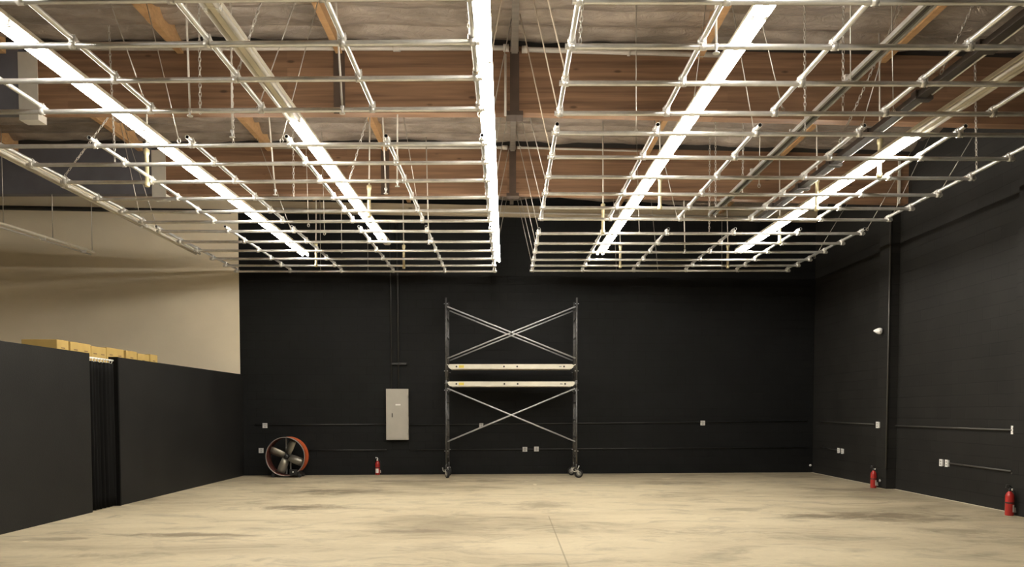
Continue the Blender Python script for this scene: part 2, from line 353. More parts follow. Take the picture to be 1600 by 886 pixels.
struct('wall_partition_rear', MB().box((XL-.12, D1, 0), (XL, bwl, PT)), M['part'], 'low black partition wall between curtain and back wall', 'wall')
struct('trim_1', MB().box((XL-.13, D1-.035, 0), (XL+.02, D1-.001, PT)), M['cloth'], 'black door jamb at the curtain opening', 'trim')
# pilasters
for i, (y0, nm) in enumerate(((14.76, 'wall_column'), (10.66, 'wall_column'))):
    o = struct(nm, MB().box((XR-.19, y0, 0), (XR-.001, y0+.42, 5.55)), M['wall_right'], ['black wall column carrying the far beam', 'black wall column carrying the nearer beam'][i], 'column')
# ceiling: foil blanket sagging between battens
def ceiling():
    s = MB(); xs = [XO + i*.12 for i in range(int((XR+.2-XO)/.12)+1)]; ys = [4.03 + j*.043 for j in range(357)]
    P = .43; nx = len(xs)
    for y in ys:
        ph = (y/P) % 1.0; k = math.floor(y/P)
        for x in xs:
            b = abs(math.sin(PI*ph**.8))**.6
            w = noise.noise(Vector((x*.9, y*3.0+k*3, k*1.7)))*.045 + noise.noise(Vector((x*2.7, y*7, 4)))*.026
            s.v.append(Vector((x, y, roof(x)-.01-b*(.145+w*1.6) - noise.noise(Vector((x*.5, k*2.3, 9)))*.012)))
    for j in range(len(ys)-1):
        for i in range(nx-1):
            a = j*nx+i; s.face([a, a+1, a+nx+1, a+nx], True)
    o = len(s.v)
    s.v += [Vector(q) for q in ((XO,YF,ROOF+.05),(0,YF,ROOF+.05),(XR+.2,YF,roof(XR)+.05),(XR+.2,19.4,roof(XR)+.05),(0,19.4,ROOF+.05),(XO,19.4,ROOF+.05))]
    s.face([o,o+1,o+4,o+5]); s.face([o+1,o+2,o+3,o+4])
    return s
struct('ceiling', ceiling(), M['foil'], 'wrinkled foil insulation blanket under the roof', 'ceiling')
# glulam beams
YB = (6.66, 10.6, 14.5)
def beam(x0, x1, zb0, zb1, zt0, zt1, y, w=.17):
    return MB().hexa([(x0,y,zb0),(x1,y,zb1),(x1,y+w,zb1),(x0,y+w,zb0),(x0,y,zt0),(x1,y,zt1),(x1,y+w,zt1),(x0,y+w,zt0)])
where = ('overhead beam nearest the camera', 'nearer visible beam', 'far beam')
for i, y in enumerate(YB):
    struct('ceiling_beam', beam(.16, XR, 5.765, 5.585, 6.68, 6.51, y), M['glulam'], 'brown laminated timber, right half of the '+where[i], 'beam')
    struct('ceiling_beam', beam(-6.62, .04, 5.765, 5.765, 6.68, 6.68, y), M['glulam'], 'brown laminated timber, left half of the '+where[i], 'beam')
    struct('ceiling_beam', beam(XO, -6.88, 5.765, 5.765, 6.68, 6.68, y), M['grey_beam'], 'grey painted outer end of the '+where[i], 'beam')
    struct('trim_2', MB().box((-6.885, y-.012, 5.66), (-6.615, y+.182, 6.60)), M['plate'], 'pale steel strap on the '+where[i], 'trim')
    struct('trim_5', beam(.16, XR, 6.681, 6.511, roof(0)-.03, roof(XR)-.03, y+.01, .15), M['shadow_band'], 'dark painted shadow strip on top of the right half of the '+where[i], 'trim')  # added dark strips imitate the shadow line between beam top and insulation
    struct('trim_6', beam(XO, .04, 6.681, 6.681, ROOF-.03, ROOF-.03, y+.01, .15), M['shadow_band'], 'dark painted shadow strip on top of the left half of the '+where[i], 'trim')
    struct('trim_8', MB().box((-2.45, y-.008, 5.75), (-2.29, y-.001, 6.679)), M['hinge'], 'dark steel purlin hanger on the left half of the '+where[i], 'trim')
    hg = MB().box((.035, y-.01, 5.74), (.165, y+.18, 6.60)); hg.box((-.02, y-.03, 5.72), (.22, y+.2, 5.78))
    struct('trim_3', hg, M['hinge'], 'dark steel hinge joining the two halves of the '+where[i], 'trim')
struct('trim_7', MB().box((7.555, 14.47, 5.57), (7.60, 14.499, 6.42)), M['plate'], 'pale steel bracket at the wall end of the far beam', 'trim')
# purlins
for i, x in enumerate((-9.5, -7.1, -4.6, -2.37, .1, 2.7, 5.28)):
    b = MB()
    for y0, y1 in ((4.0, YB[1]-.001), (YB[1]+.171, YB[2]-.001), (YB[2]+.171, BW0+BWS*x-.11)):
        b.box((x-.045, y0, roof(x)-.32), (x+.045, y1, roof(x)))
    o = struct('ceiling_purlin', b, M['purlin'] if abs(x-.1) > .01 else M['dull_wood'], 'timber purlin along the roof, %s from the left' % ORD[i+1], 'purlin')
struct('trim_4', backbox(-6.4, XR-.01, 6.30, 6.56), M['ledger'], 'pale timber ledger along the top of the back wall', 'trim').location = (0, -.1, 0)

# ------------------------------------------------------------------ pipe grids
ZG, RP = 4.85, .026
LX = (-6.38, -5.13, -3.92, -2.70, -1.48, -.31); RX = (.58, 1.76, 2.96, 4.19, 5.39, 6.57)
LG = ([17.56, 16.87, 16.13, 15.33, 14.53, 13.69], [12.94, 12.28, 11.54, 10.70, 9.94, 9.25], [8.2, 7.45, 6.74, 6.02, 5.3, 4.6])
RG = ([17.48, 16.87, 16.23, 15.46, 14.67, 13.86], [12.81, 12.11, 11.35, 10.54, 9.73, 8.90], [8.32, 7.57, 6.82, 6.08, 5.35, 4.65])
TILT = ((.0, .016, .016), (.0, .012, .004))   # metres of depth per metre of width
sec = ('far section of the %s pipe grid, nearest the back wall', 'middle section of the %s pipe grid over the room', 'near section of the %s pipe grid, closest overhead')
def clamp_mb(x, y):
    c = MB()
    c.tube((x-.026, y, ZG), (x+.026, y, ZG), RP+.008, 10)
    c.tube((x, y-.026, ZG+2*RP+.004), (x, y+.026, ZG+2*RP+.004), RP+.008, 10)
    c.cbox((x+.030, y-.016, ZG+RP+.005), (.016, .016, .075)); c.cbox((x-.030, y+.016, ZG+RP+.005), (.016, .016, .075))
    c.tube((x+.030, y-.016, ZG-.04), (x+.030, y-.016, ZG+.085), .006, 6)
    return c
cl_mesh = None
def pipe_grid(side, k):
    global cl_mesh
    X = LX if side == 'left' else RX; Y = (LG if side == 'left' else RG)[k]; tl = TILT[0 if side == 'left' else 1][k]
    pin = X[-1] if side == 'left' else X[0]       # depths were read off at the aisle end of each pipe
    def yy(y, x): return y + (abs(x-pin))*tl
    root = thing('pipe_grid', (sum(X)/6, sum(Y)/6, ZG), 'galvanised lattice, ' + sec[k] % side, 'pipe grid', 'hanging pipe grid sections')
    for y in Y:
        a, b = X[0]-.06, X[-1]+.06
        if side == 'left' and k == 2: a = X[0]-.06
        MB().pipe((a, yy(y, a), ZG), (b, yy(y, b), ZG), RP).build('cross_pipe', [M['galv'], M['galv_end']], root)
    for j, x in enumerate(X):
        y0 = Y[-1]; y1 = Y[0]
        MB().pipe((x, yy(y0, x)-.13, ZG+2*RP+.004), (x, yy(y1, x)+.1, ZG+2*RP+.004), RP).build('lengthwise_pipe', [M['galv'], M['galv_end']], root)
    for y in Y:
        for x in X:
            if cl_mesh is None:
                o = clamp_mb(0, 0); me = MB(); me.v = [q-Vector((0, 0, ZG)) for q in o.v]; me.f = o.f; me.mi = o.mi; me.sm = o.sm
                t = me.build('pipe_clamp', M['clamp']); cl_mesh = t.data; t.parent = root
            else:
                t = bpy.data.objects.new('pipe_clamp', cl_mesh); C.objects.link(t); t.parent = root
            t.location = Vector((x, yy(y, x), ZG)) - root.location
    return root
for sd in ('left', 'right'):
    for k in range(3): pipe_grid(sd, k)

# ------------------------------------------------------------------ strip lights
HL = 5.03
def strip_light(x0, y0, x1, y1, lit, label, group, w=.16, dead=0.0, name='strip_light'):
    # housing from (x0,y0) to (x1,y1); lit tubes under it; dead = length at the far end that stays unlit
    root = thing(name, ((x0+x1)/2, (y0+y1)/2, HL), label, 'light', group)
    a = Vector((x0, y0, HL)); b = Vector((x1, y1, HL)); d = (b-a).normalized(); n = Vector((-d.y, d.x, 0)); up = Vector((0, 0, 1))
    def prism(p, q, sect):
        s = MB(); k = len(sect)
        for e in (p, q): s.v += [e+n*u+up*v for u, v in sect]
        for i in range(k): s.face([i, (i+1) % k, k+(i+1) % k, k+i])
        s.face(list(range(k))); s.face([2*k-1-i for i in range(k)]); return s
    g = .006
    prism(a+d*g, b-d*g, [(-w/2, .0), (-w*.28, -.028), (w*.28, -.028), (w/2, 0), (w*.42, .05), (w*.3, .062), (-w*.3, .062), (-w*.42, .05)]).build('housing', M['housing'], root)
    e1 = b-d*(.03+dead)
    for sgn in (-1, 1):
        p = a+d*.03+n*(sgn*w*.36)-up*.032; q = e1+n*(sgn*w*.36)-up*.032
        MB().tube(p, q, .025, 10).build('tube', M['tube_on'] if lit else M['tube_off'], root)
    for e in (a+d*.018, e1+d*.012):
        R = Matrix(((n.x, d.x, 0), (n.y, d.y, 0), (0, 0, 1)))
        for sgn in (-1, 1): MB().cbox(e+n*(sgn*w*.36)-up*.028, (.03, .022, .062), R).build('tube_socket', M['white_pl'], root)
    return root
def row(px_far, x_near, segs, rowname, w=.16, dead=0.0):
    # segs: (far_y, near_y, lit)
    xf, yf = px_far; y_end = 1.5
    fx = lambda y: xf + (x_near-xf)*(yf-y)/(yf-y_end)
    for i, (ya, yb, lit) in enumerate(segs):
        lb = '%s strip light, %s from the back wall in the %s' % ('glowing' if lit else 'unlit', ORD[i+1], rowname)
        strip_light(fx(yb), yb, fx(ya), ya, lit, lb, 'strip lights over the '+rowname, w, dead if i == 0 else 0)
def segs(y0, L, flags): return [(y0-i*L, y0-(i+1)*L, f) for i, f in enumerate(flags)]
row((-6.77, 16.33), -6.75, segs(16.33, 2.44, [0,0,0,0]), 'row above the partition', .12)
row((-4.46, 16.46), -4.52, segs(16.46, 2.44, [1,1,1,1,1,1]), 'leftmost lit row')
row((-2.50, 15.51), -2.54, [(15.51, 12.45, 1), (12.45, 10.65, 1), (10.65, 8.87, 1), (8.87, 6.45, 0), (6.45, 4.05, 0)], 'second row from left', .16, .55)
row((-.25, 17.16), -.22, segs(17.16, 2.44, [1,1,1,1,1,1]), 'row left of the gap')
row((2.02, 16.33), 2.28, segs(16.33, 2.44, [1,1,1,1,1,1]), 'row right of the gap')
row((5.00, 16.19), 5.22, [(16.19, 13.91, 1), (13.91, 11.63, 1), (11.63, 9.35, 1), (9.35, 7.0, 0), (7.0, 4.6, 0)], 'rightmost lit row')
# twin unlit tracks over the right grid
def rail(x, y0, y1, label, m, dark):
    root = thing('track_rail', (x, (y0+y1)/2, HL), label, 'rail')
    s = MB()
    for dx in (-.045, .045): s.box((x+dx-.014, y0, HL-.03), (x+dx+.014, y1, HL+.015))
    s.build('rail_edges', m, root)
    MB().box((x-.031, y0, HL-.004), (x+.031, y1, HL+.012)).build('rail_web', dark, root)
    y = y0+.4
    while y < y1-.2: MB().box((x-.065, y-.02, HL+.013), (x+.065, y+.02, HL+.05)).build('rail_clip', M['clamp'], root); y += 1.5
rail(3.60, 4.5, 13.2, 'narrow pale twin rail running lengthwise above the right grid', M['galv'], M['track'])
s0 = thing('track_rail', (4.58, 9, HL), 'dark lighting rail with one bright edge above the right grid', 'rail')
MB().box((4.50, 4.5, HL-.035), (4.60, 13.6, HL+.03)).build('rail_body', M['track'], s0)
MB().tube((4.66, 4.5, HL), (4.66, 13.6, HL), .012, 8).build('rail_edge', M['galv'], s0)
y = 5.0
while y < 13.4: MB().box((4.48, y-.05, HL-.05), (4.675, y+.05, HL+.05)).build('rail_clip', M['track'], s0); y += 1.1
# fixture over the next bay behind the partition
fl = thing('strip_light', (-8.9, 14.1, 4.9), 'unlit slim strip light hanging in front of the off white wall', 'light')
pa, pb = PZ(147, 394, 4.9), PZ(-25, 341, 4.9)
MB().tube(pa, pb, .03, 8).build('housing', M['housing'], fl)
MB().tube(pa+Vector((-.07, 0, -.05)), pb+Vector((-.07, 0, -.05)), .018, 8).build('tube', M['tube_off'], fl)
for t_ in (.1, .5, .9): MB().cbox(pa.lerp(pb, t_)+Vector((-.035, 0, -.025)), (.12, .03, .08)).build('tube_socket', M['white_pl'], fl)
for t_ in (.02, .42, .85):
    p_ = pa.lerp(pb, t_); MB().tube(p_+Vector((0, 0, .03)), (p_.x, p_.y, 6.6), .007, 6).build('hanger_rod', M['wire'], fl)

# ------------------------------------------------------------------ hangers
def top_of(pb, pt):
    d = pt-pb
    if d.z < .05: d = Vector((0, 0, 1))
    for _ in range(4):
        t = (roof(pb.x + d.x*1.0)-.02-pb.z)/d.z
    return pb + d*t
def make_chain(a, b):
    s = MB(); d = (b-a); L = d.length; d.normalize(); u, w = s.frame(d); p = .048; k = int(L/p)
    p = L/k
    for i in range(k):
        c = a+d*(p*(i+.5)); x = u if i % 2 else w
        s.torus(c, d, x, p*.68, .013, .0052, 8, 4)
    return s
hang = {'chain': [], 'wire': [], 'drop': [], 'strut': [], 'rope': []}
HP = {
 'chain': [((180,258),(170,45)), ((95,283),(205,135)), ((313,178),(311,20)), ((365,226),(359,0)), ((368,124),(402,20)), ((733,62),(731,0)), ((545,285),(576,175)), ((459,312),(458,230)),
           ((906,68),(910,0)), ((1258,205),(1257,0)), ((1317,180),(1318,0)), ((1470,115),(1522,5)), ((1312,222),(1365,105)), ((1118,345),(1118,222)), ((1108,366),(1109,222)), ((1160,305),(1161,222)), ((1526,270),(1525,205))],
 'wire': [((231,170),(192,60)), ((280,220),(248,85)), ((440,220),(492,20)), ((403,170),(457,15)), ((1178,204),(1160,100)), ((1223,172),(1200,75)), ((1329,128),(1329,0)), ((1396,174),(1394,60)), ((994,206),(994,150)),
          ((999,364),(995,225)), ((501,423),(500,330)), ((575,423),(574,310)), ((482,352),(478,225)), ((507,365),(504,255)), ((534,393),(533,300)), ((1393,340),(1438,245)), ((1355,358),(1385,305)), ((1273,402),(1320,325)),
          ((1470,298),(1515,222)), ((653,322),(645,272)), ((963,423),(960,350)), ((1028,423),(1022,360)), ((1128,423),(1128,350)), ((1186,290),(1187,230)), ((1082,174),(1093,85)), ((1347,197),(1378,90)), ((245,355),(203,225)), ((220,345),(195,225)), ((455,360),(420,265)), ((1058,340),(1031,225))],
 'drop': [((297,182),(293,70)), ((535,178),(528,60)), ((430,305),(424,230)), ((603,303),(600,232)), ((621,292),(621,225)), ((670,382),(668,305)), ((1070,396),(1069,340)), ((1119,84),(1118,0)), ((363,215),(362,130))],
 'strut': [((577,340),(578,175)), ((631,420),(630,345)), ((494,417),(494,340)), ((942,365),(942,300)), ((969,419),(968,345)), ((1137,419),(1136,345)), ((1031,328),(1031,280)), ((1276,330),(1276,235)), ((1218,382),(1218,345)), ((1374,278),(1374,222)), ((230,292),(230,228))],
}
def section_of(p):
    Y = LG if p.x < .1 else RG
    k = min(range(3), key=lambda i: min(abs(y-p.y) for y in Y[i]))
    return ('left' if p.x < .1 else 'right'), ('far', 'middle', 'near')[k]
cnt = {}
items = []
for kind, L in HP.items():
    for b, t in L:
        zb = ZG+.05 if kind in ('chain', 'wire') else ZG-.10
        pb = PZ(b[0], b[1], zb); pt = PY(t[0], t[1], pb.y); items.append((kind, b[0], pb, top_of(pb, pt)))
DESC = {'chain': ('hanging_chain', 'zinc chain hanging', 'chain', 'chains holding the pipe grids'),
        'wire': ('hanger_wire', 'thin steel wire hanging', 'wire', 'wires holding the pipe grids'),
        'drop': ('sprinkler_drop', 'slim sprinkler pipe dropping', 'sprinkler', 'slim sprinkler drops'),
        'strut': ('ceiling_drop_pipe', 'thick-ended pipe dropping', 'pipe', 'thick ended drop pipes')}
groups = {}
for it in items: groups.setdefault((it[0],)+section_of(it[2]), []).append(it)
for (kind, sd, sc), L in groups.items():
    L.sort(key=lambda q: q[1]); nm, ds, cat, gr = DESC[kind]
    for i, (_, _, pb, tp) in enumerate(L):
        how = 'the only one there' if len(L) == 1 else '%s from the left' % ORD[i+1]
        lb = '%s onto %s %s pipe grid, %s' % (ds, sc, sd, how)
        if kind == 'chain':
            o = tag(make_chain(pb, tp).build(nm, M['chain'], None, pb), lb, cat, gr)
        elif kind == 'wire':
            s = MB().tube(pb, tp, .006, 6); s.torus(pb, (1,0,0), (0,0,1), .02, .03, .005, 8, 4)
            tag(s.build(nm, M['wire'], None, pb), lb, cat, gr)
        elif kind == 'drop':
            r = thing(nm, pb, lb, cat, gr)
            MB().tube(pb+Vector((0,0,.06)), tp, .011, 8).build('drop_pipe', M['sprinkler'], r)
            h = MB().lathe(pb, (0,0,1), [(0,.03),(.008,.032),(.012,.008),(.05,.012),(.06,.02),(.085,.02)], 10)
            h.build('sprinkler_head', M['white_pl'], r)
        else:
            r = thing(nm, pb, lb, cat, gr)
            MB().tube(pb+Vector((0,0,.5)), tp, .012, 8).build('hanger_rod', M['sprinkler'], r)
            MB().lathe(pb, (0,0,1), [(0,.03),(.02,.036),(.06,.036),(.07,.028),(.44,.028),(.47,.04),(.52,.04),(.54,.014)], 12).build('sleeve', M['brass'], r)
# cables fanning out from the ridge to the inner edges of the grids
for sd, X, Y, dx in (('left', LX[-1], (16.9, 15.5, 14.2, 12.6, 11.2, 9.9, 8.5, 7.4), -.0), ('right', RX[0], (17.3, 16.2, 15.1, 13.9, 12.4, 11.1, 9.9, 8.5, 7.5), .0)):
    for i, y in enumerate(Y):
        a = Vector((X, y, ZG+.06)); b = Vector((.05 if sd == 'left' else .16, y+random.uniform(-.25, .25), 6.66))
        s = MB().tube(a, b, .0065 if i < 6 else .008, 6); s.torus(a, (1,0,0), (0,0,1), .03, .035, .006, 8, 4)
        tag(s.build('hanger_cable', M['wire'] if i < 6 else M['rope'], None, a), 'pale cable from ridge to %s grid inner edge, %s from back wall' % (sd, ORD[i+1]), 'cable', 'cables fanning from the ridge')

# ------------------------------------------------------------------ ceiling pipework
def run(name, pts, r, m, label, cat, coup=None):
    root = thing(name, pts[0], label, cat)
    MB().path(pts, r, 10).build('pipe', m, root)
    if coup:
        for c in coup:
            a, b = Vector(c[0]), Vector(c[1]); MB().tube(a, b, r*1.45, 10).build('coupling', m, root)
    return root
SP1 = run('sprinkler_pipe', [(-6.5, 10.55, 6.635), (0, 10.55, 6.635)], .034, M['sprinkler'], 'pale pipe across the top of the nearer beam, left half', 'pipe', [((-4.1,10.55,6.635),(-4.0,10.55,6.635)), ((-1.6,10.55,6.635),(-1.5,10.55,6.635)), ((-.06,10.55,6.635),(0.02,10.55,6.635))])
run('sprinkler_pipe', [(.22, 10.55, 6.615), (3.1, 10.55, 6.535)], .034, M['sprinkler'], 'pale pipe across the top of the nearer beam, right half', 'pipe', [((.2,10.55,6.615),(.28,10.55,6.615)), ((1.68,10.55,6.575),(1.72,10.55,6.574)), ((3.04,10.55,6.537),(3.13,10.55,6.535))])
run('sprinkler_pipe', [(-4.6, 14.47, 6.64), (0, 14.47, 6.64)], .028, M['sprinkler'], 'pale pipe across the top of the far beam, left half', 'pipe', [((-.1,14.47,6.64),(.0,14.47,6.64))])
run('sprinkler_pipe', [(.2, 14.47, 6.64), (2.7, 14.47, 6.57)], .02, M['sprinkler'], 'slim pale pipe across the top of the far beam, right half', 'pipe', [((.18,14.47,6.64),(.26,14.47,6.64))])
def bw(x, off): return BW0+BWS*x-off
run('sprinkler_pipe', [(-5.6, bw(-5.6,.3), 6.33), (7.4, bw(7.4,.3), 6.33)], .022, M['sprinkler'], 'thin pale pipe along the top of the black back wall', 'pipe')
run('sprinkler_pipe', [(XO+.1, bw(XO,.3), 6.24), (-6.5, bw(-6.5,.3), 6.24)], .05, M['black_pipe'], 'black pipe along the top of the off white wall', 'pipe')
MB().tube((-.03, 10.55, 5.70), (-.03, 10.55, 6.55), .016, 8).build('drop_pipe', M['sprinkler'], SP1)

# ------------------------------------------------------------------ wall fittings
def conduit(pts, label, r=.014, m=None, saddles=()):
    root = thing('conduit', pts[0], label, 'conduit')
    MB().path(pts, r, 8).build('tube', m or M['conduit'], root)
    for p in saddles:
        p = Vector(p); MB().cbox(p, (.03, .03, .05)).build('saddle', m or M['conduit'], root)
    return root
conduit([PB(398,664,.02), PB(604,663,.02)], 'black conduit on back wall from the left corner to the grey panel', .013)
conduit([PB(639,664,.02), PB(1262,658,.02)], 'black conduit on back wall running right from the grey panel', .013)
conduit([PB(480,703.5,.02), PB(604,703,.02)], 'black conduit low on back wall between fan and extinguisher', .013)
conduit([PB(640,703,.02), PB(1262,699,.02)], 'black conduit low on back wall running behind the scaffold', .013)
conduit([PX(1282,659,XR-.02), PX(1366,663,XR-.02)], 'grey conduit high on right wall before the wall column', .014, M['conduit_r'])
conduit([PX(1398,665.5,XR-.02), PX(1582,672,XR-.02)], 'grey conduit high on right wall after the wall column', .016, M['conduit_r'])
conduit([PX(1284,699,XR-.012), PX(1309,703.5,XR-.012)], 'black conduit low on right wall near the far corner', .013)
conduit([PX(1484,724,XR-.02), PX(1580,736.5,XR-.02)], 'grey conduit low on right wall leaving the twin outlet', .016, M['conduit_r'])
conduit([PX(1581,739.5,XR-.06), PX(1640,741,XR-.06)], 'short grey conduit low on right wall at the picture edge', .016, M['conduit_r'])
conduit([PX(1592,672.5,XR-.02), PX(1640,675,XR-.02)], 'short grey conduit beyond the last high outlet', .016, M['conduit_r'])
conduit([PB(612,606,.02), PB(610,425,.02), PB(608,345,.02)], 'black conduit rising from the panel top, left of the pair', .014)
c_ = conduit([PB(623,606,.03), PB(621,425,.03), PB(619,345,.03)], 'black conduit rising from the panel top, right of the pair', .02)
MB().box(PB(612,570,.05), PB(636,567,.0)).build('strut_bar', M['conduit'], c_)
conduit([(XR-.205, 14.745, .4), (XR-.205, 14.745, 5.5)], 'grey conduit running up the edge of the wall column', .016, M['conduit_r'])

def outlet(p, normal, label, group, m, w=.115, h=.118, gang=1):
    # normal: 'b' back wall, 'r' right wall
    R = Matrix.Rotation(BANG, 3, 'Z') if normal == 'b' else Matrix.Rotation(-PI/2, 3, 'Z')
    nrm = R @ Vector((0, -1, 0)); p = Vector(p); root = thing('wall_outlet', p, label, 'outlet', group)
    def bb(c, d): return [p + R @ Vector(c), d]
    b = MB(); b.cbox(p+nrm*.013, (w*.9, .026, h*.92), R); b.build('back_box', M['outlet'] if m == M['outlet'] else M['white_pl'], root)
    f = MB(); f.cbox(p+nrm*.029, (w, .006, h), R); f.build('cover_plate', m, root)
    for dz in (-.024, .024): MB().cbox(p+nrm*.033+Vector((0, 0, dz)), (.034, .004, .03), R).build('socket', M['outlet_slot'], root)
    MB().cbox(p+nrm*.0335, (.006, .003, .006), R).build('screw', M['steel'], root)
G1 = 'wall outlets'
outlet(PB(414.5,665), 'b', 'pale outlet high on black back wall, above the fan and left of it', G1, M['outlet'])
outlet(PB(408.5,704), 'b', 'pale outlet low on black back wall, just left of the fan', G1, M['outlet'])
outlet(PB(752,664.5), 'b', 'grey outlet on black back wall, seen through the scaffold lower brace', G1, M['outlet'], .1, .1)
outlet(PB(820,702), 'b', 'left one of two low outlets behind the scaffold', G1, M['outlet'])
outlet(PB(838,701.5), 'b', 'right one of two low outlets behind the scaffold', G1, M['outlet'])
outlet(PB(1097.5,661), 'b', 'lone grey outlet on black back wall right of the scaffold', G1, M['outlet'])
outlet(PX(1373,664,XR-.19), 'r', 'white outlet on the wall column at conduit height', G1, M['outlet_w'], .11, .13)
outlet(PX(1311.5,704,XR), 'r', 'left white outlet of the far low pair on right wall', G1, M['outlet_w'], .085, .12)
outlet(PX(1317.5,705,XR), 'r', 'right white outlet of the far low pair on right wall', G1, M['outlet_w'], .085, .12)
outlet(PX(1472.5,723,XR), 'r', 'left white outlet of the near low pair on right wall', G1, M['outlet_w'], .085, .125)
outlet(PX(1481.5,724,XR), 'r', 'right white outlet of the near low pair on right wall', G1, M['outlet_w'], .085, .125)
outlet(PX(1587,672,XR), 'r', 'white outlet above the nearest extinguisher at the picture edge', G1, M['outlet_w'], .12, .13)
# motion sensor on the column
p = PX(1376, 518, XR-.19)
r = thing('motion_sensor', p, 'small white sensor high on the black wall column', 'sensor')
d = Vector((-.55,-.8,-.1)).normalized()
MB().lathe(p-Vector((.0,0,0)), (-1,0,0), [(0,.035),(.012,.04),(.02,.02),(.05,.018)], 12).build('wall_plate', M['white_pl'], r)
q_ = p+Vector((-.055,-.02,0))
MB().lathe(q_+Vector((-.10,.0,.012)), (.86,-.5,-.1), [(0,.012),(.03,.034),(.07,.056),(.11,.066),(.145,.058),(.165,.035)], 16).build('body', M['white_pl'], r)
MB().lathe(q_+Vector((.0,-.095,-.005)), (.5,-.86,-.15), [(0,.036),(.012,.034),(.02,.012)], 12).build('lens', M['lens'], r)
for px, py, lb, X in ((1266,727,'tiny white plate low in the far right corner', None), (1375,751,'tiny white plate at the foot of the wall column', XR-.19)):
    p = PB(px, py) if X is None else PX(px, py, X)
    s = MB().lathe(p, (0,-1,0) if X is None else (-1,0,0), [(0,.03),(.008,.03),(.012,.02)], 10)
    tag(s.build('cable_plate', M['white_pl'], None, p), lb, 'plate')

# electrical panel
a, b = PB(604.5,687), PB(638.5,608); w = (b-a).x; hgt = b.z-a.z
root = thing('electrical_panel', a, 'tall grey electrical panel with closed door on the black back wall', 'electrical panel')
R = Matrix.Rotation(BANG, 3, 'Z'); ctr = (a+b)/2; nrm = R @ Vector((0,-1,0))
MB().cbox(ctr+nrm*.075, (w, .15, hgt), R).build('body', M['panel'], root)
MB().cbox(ctr+nrm*.156, (w*.93, .012, hgt*.965), R).build('door', M['panel'], root)
MB().cbox(ctr+nrm*.17+R@Vector((-w*.22,0,-.02)), (.03, .02, .1), R).build('latch', M['latch'], root)
MB().cbox(ctr+nrm*.1635+R@Vector((.02,0,hgt*.19)), (.12, .003, .035), R).build('label', M['paper'], root)
for dz in (-.45, 0, .45): MB().tube(ctr+nrm*.155+R@Vector((w*.485,0,dz-.04)), ctr+nrm*.155+R@Vector((w*.485,0,dz+.04)), .01, 8).build('hinge', M['panel'], root)

# fire extinguishers
def extinguisher(p, s, face, side, label, lev=M['blackp'], val=M['blackp']):
    root = thing('fire_extinguisher', p, label, 'fire extinguisher', 'red fire extinguishers on the floor')
    p = Vector(p); d = Vector(face).normalized(); t_ = Vector((-d.y, d.x, 0)); q = Vector(side).normalized(); Z = Vector((0,0,1))
    MB().lathe(p, (0,0,1), [(0,.055*s),(.006*s,.061*s),(.02*s,.063*s),(.31*s,.063*s),(.335*s,.056*s),(.36*s,.042*s),(.378*s,.026*s),(.385*s,.024*s)], 24).build('cylinder', M['red'], root)
    MB().lathe(p, (0,0,1), [(.195*s,.0635*s),(.197*s,.0665*s),(.212*s,.0665*s),(.214*s,.0635*s)], 24).build('strap', M['blackp'], root)
    lb = MB(); k = 8
    for i in range(k+1):
        t = -.75+1.5*i/k
        for z in (.06, .175): lb.v.append(p+(d*math.cos(t)+t_*math.sin(t))*(.0642*s)+Z*(z*s))
    for i in range(k): lb.face([2*i,2*i+2,2*i+3,2*i+1], True)
    lb.build('label', M['paper'], root)
    MB().lathe(p, (0,0,1), [(.38*s,.02*s),(.40*s,.022*s),(.43*s,.022*s),(.435*s,.014*s),(.455*s,.014*s)], 14).build('valve', val, root)
    h = MB()
    h.path([p+Z*(.43*s), p+Z*(.448*s)+q*(.03*s), p+Z*(.45*s)+q*(.06*s)], .014*s, 8); h.build('carry_handle', M['blackp'], root)
    h = MB(); h.path([p+Z*(.45*s)-q*(.015*s), p+Z*(.478*s)+q*(.015*s), p+Z*(.482*s)+q*(.055*s)], .014*s, 8); h.build('lever', lev, root)
    h = MB(); h.path([p+Z*(.425*s), p+Z*(.42*s)-q*(.045*s), p+Z*(.36*s)-q*(.075*s), p+Z*(.2*s)-q*(.079*s), p+Z*(.12*s)-q*(.078*s)], .011*s, 8)
    h.build('hose', M['blackp'], root)
    MB().tube(p+Z*(.13*s)-q*(.078*s), p+Z*(.05*s)-q*(.08*s), .012*s, 10, .019*s).build('nozzle', M['steel'], root)
    MB().lathe(p+Z*(.415*s)+d*(.02*s), d, [(0,.016*s),(.018*s,.018*s),(.02*s,.012*s)], 12).build('gauge', M['paper'], root)
extinguisher(PZ(590,742,0), .88, (-.1,-1,0), (-.9,-.4,0), 'dark red extinguisher with white label on floor below the grey panel', M['white_pl'], M['steel'])
extinguisher(PZ(1364.5,762.5,0), .92, (.75,-.65,0), (-.8,.2,0), 'red extinguisher on floor beside the wall column')
extinguisher(PZ(1577,805.5,0), .94, (.75,-.65,0), (-.8,.2,0), 'nearest red extinguisher on floor by the right wall')

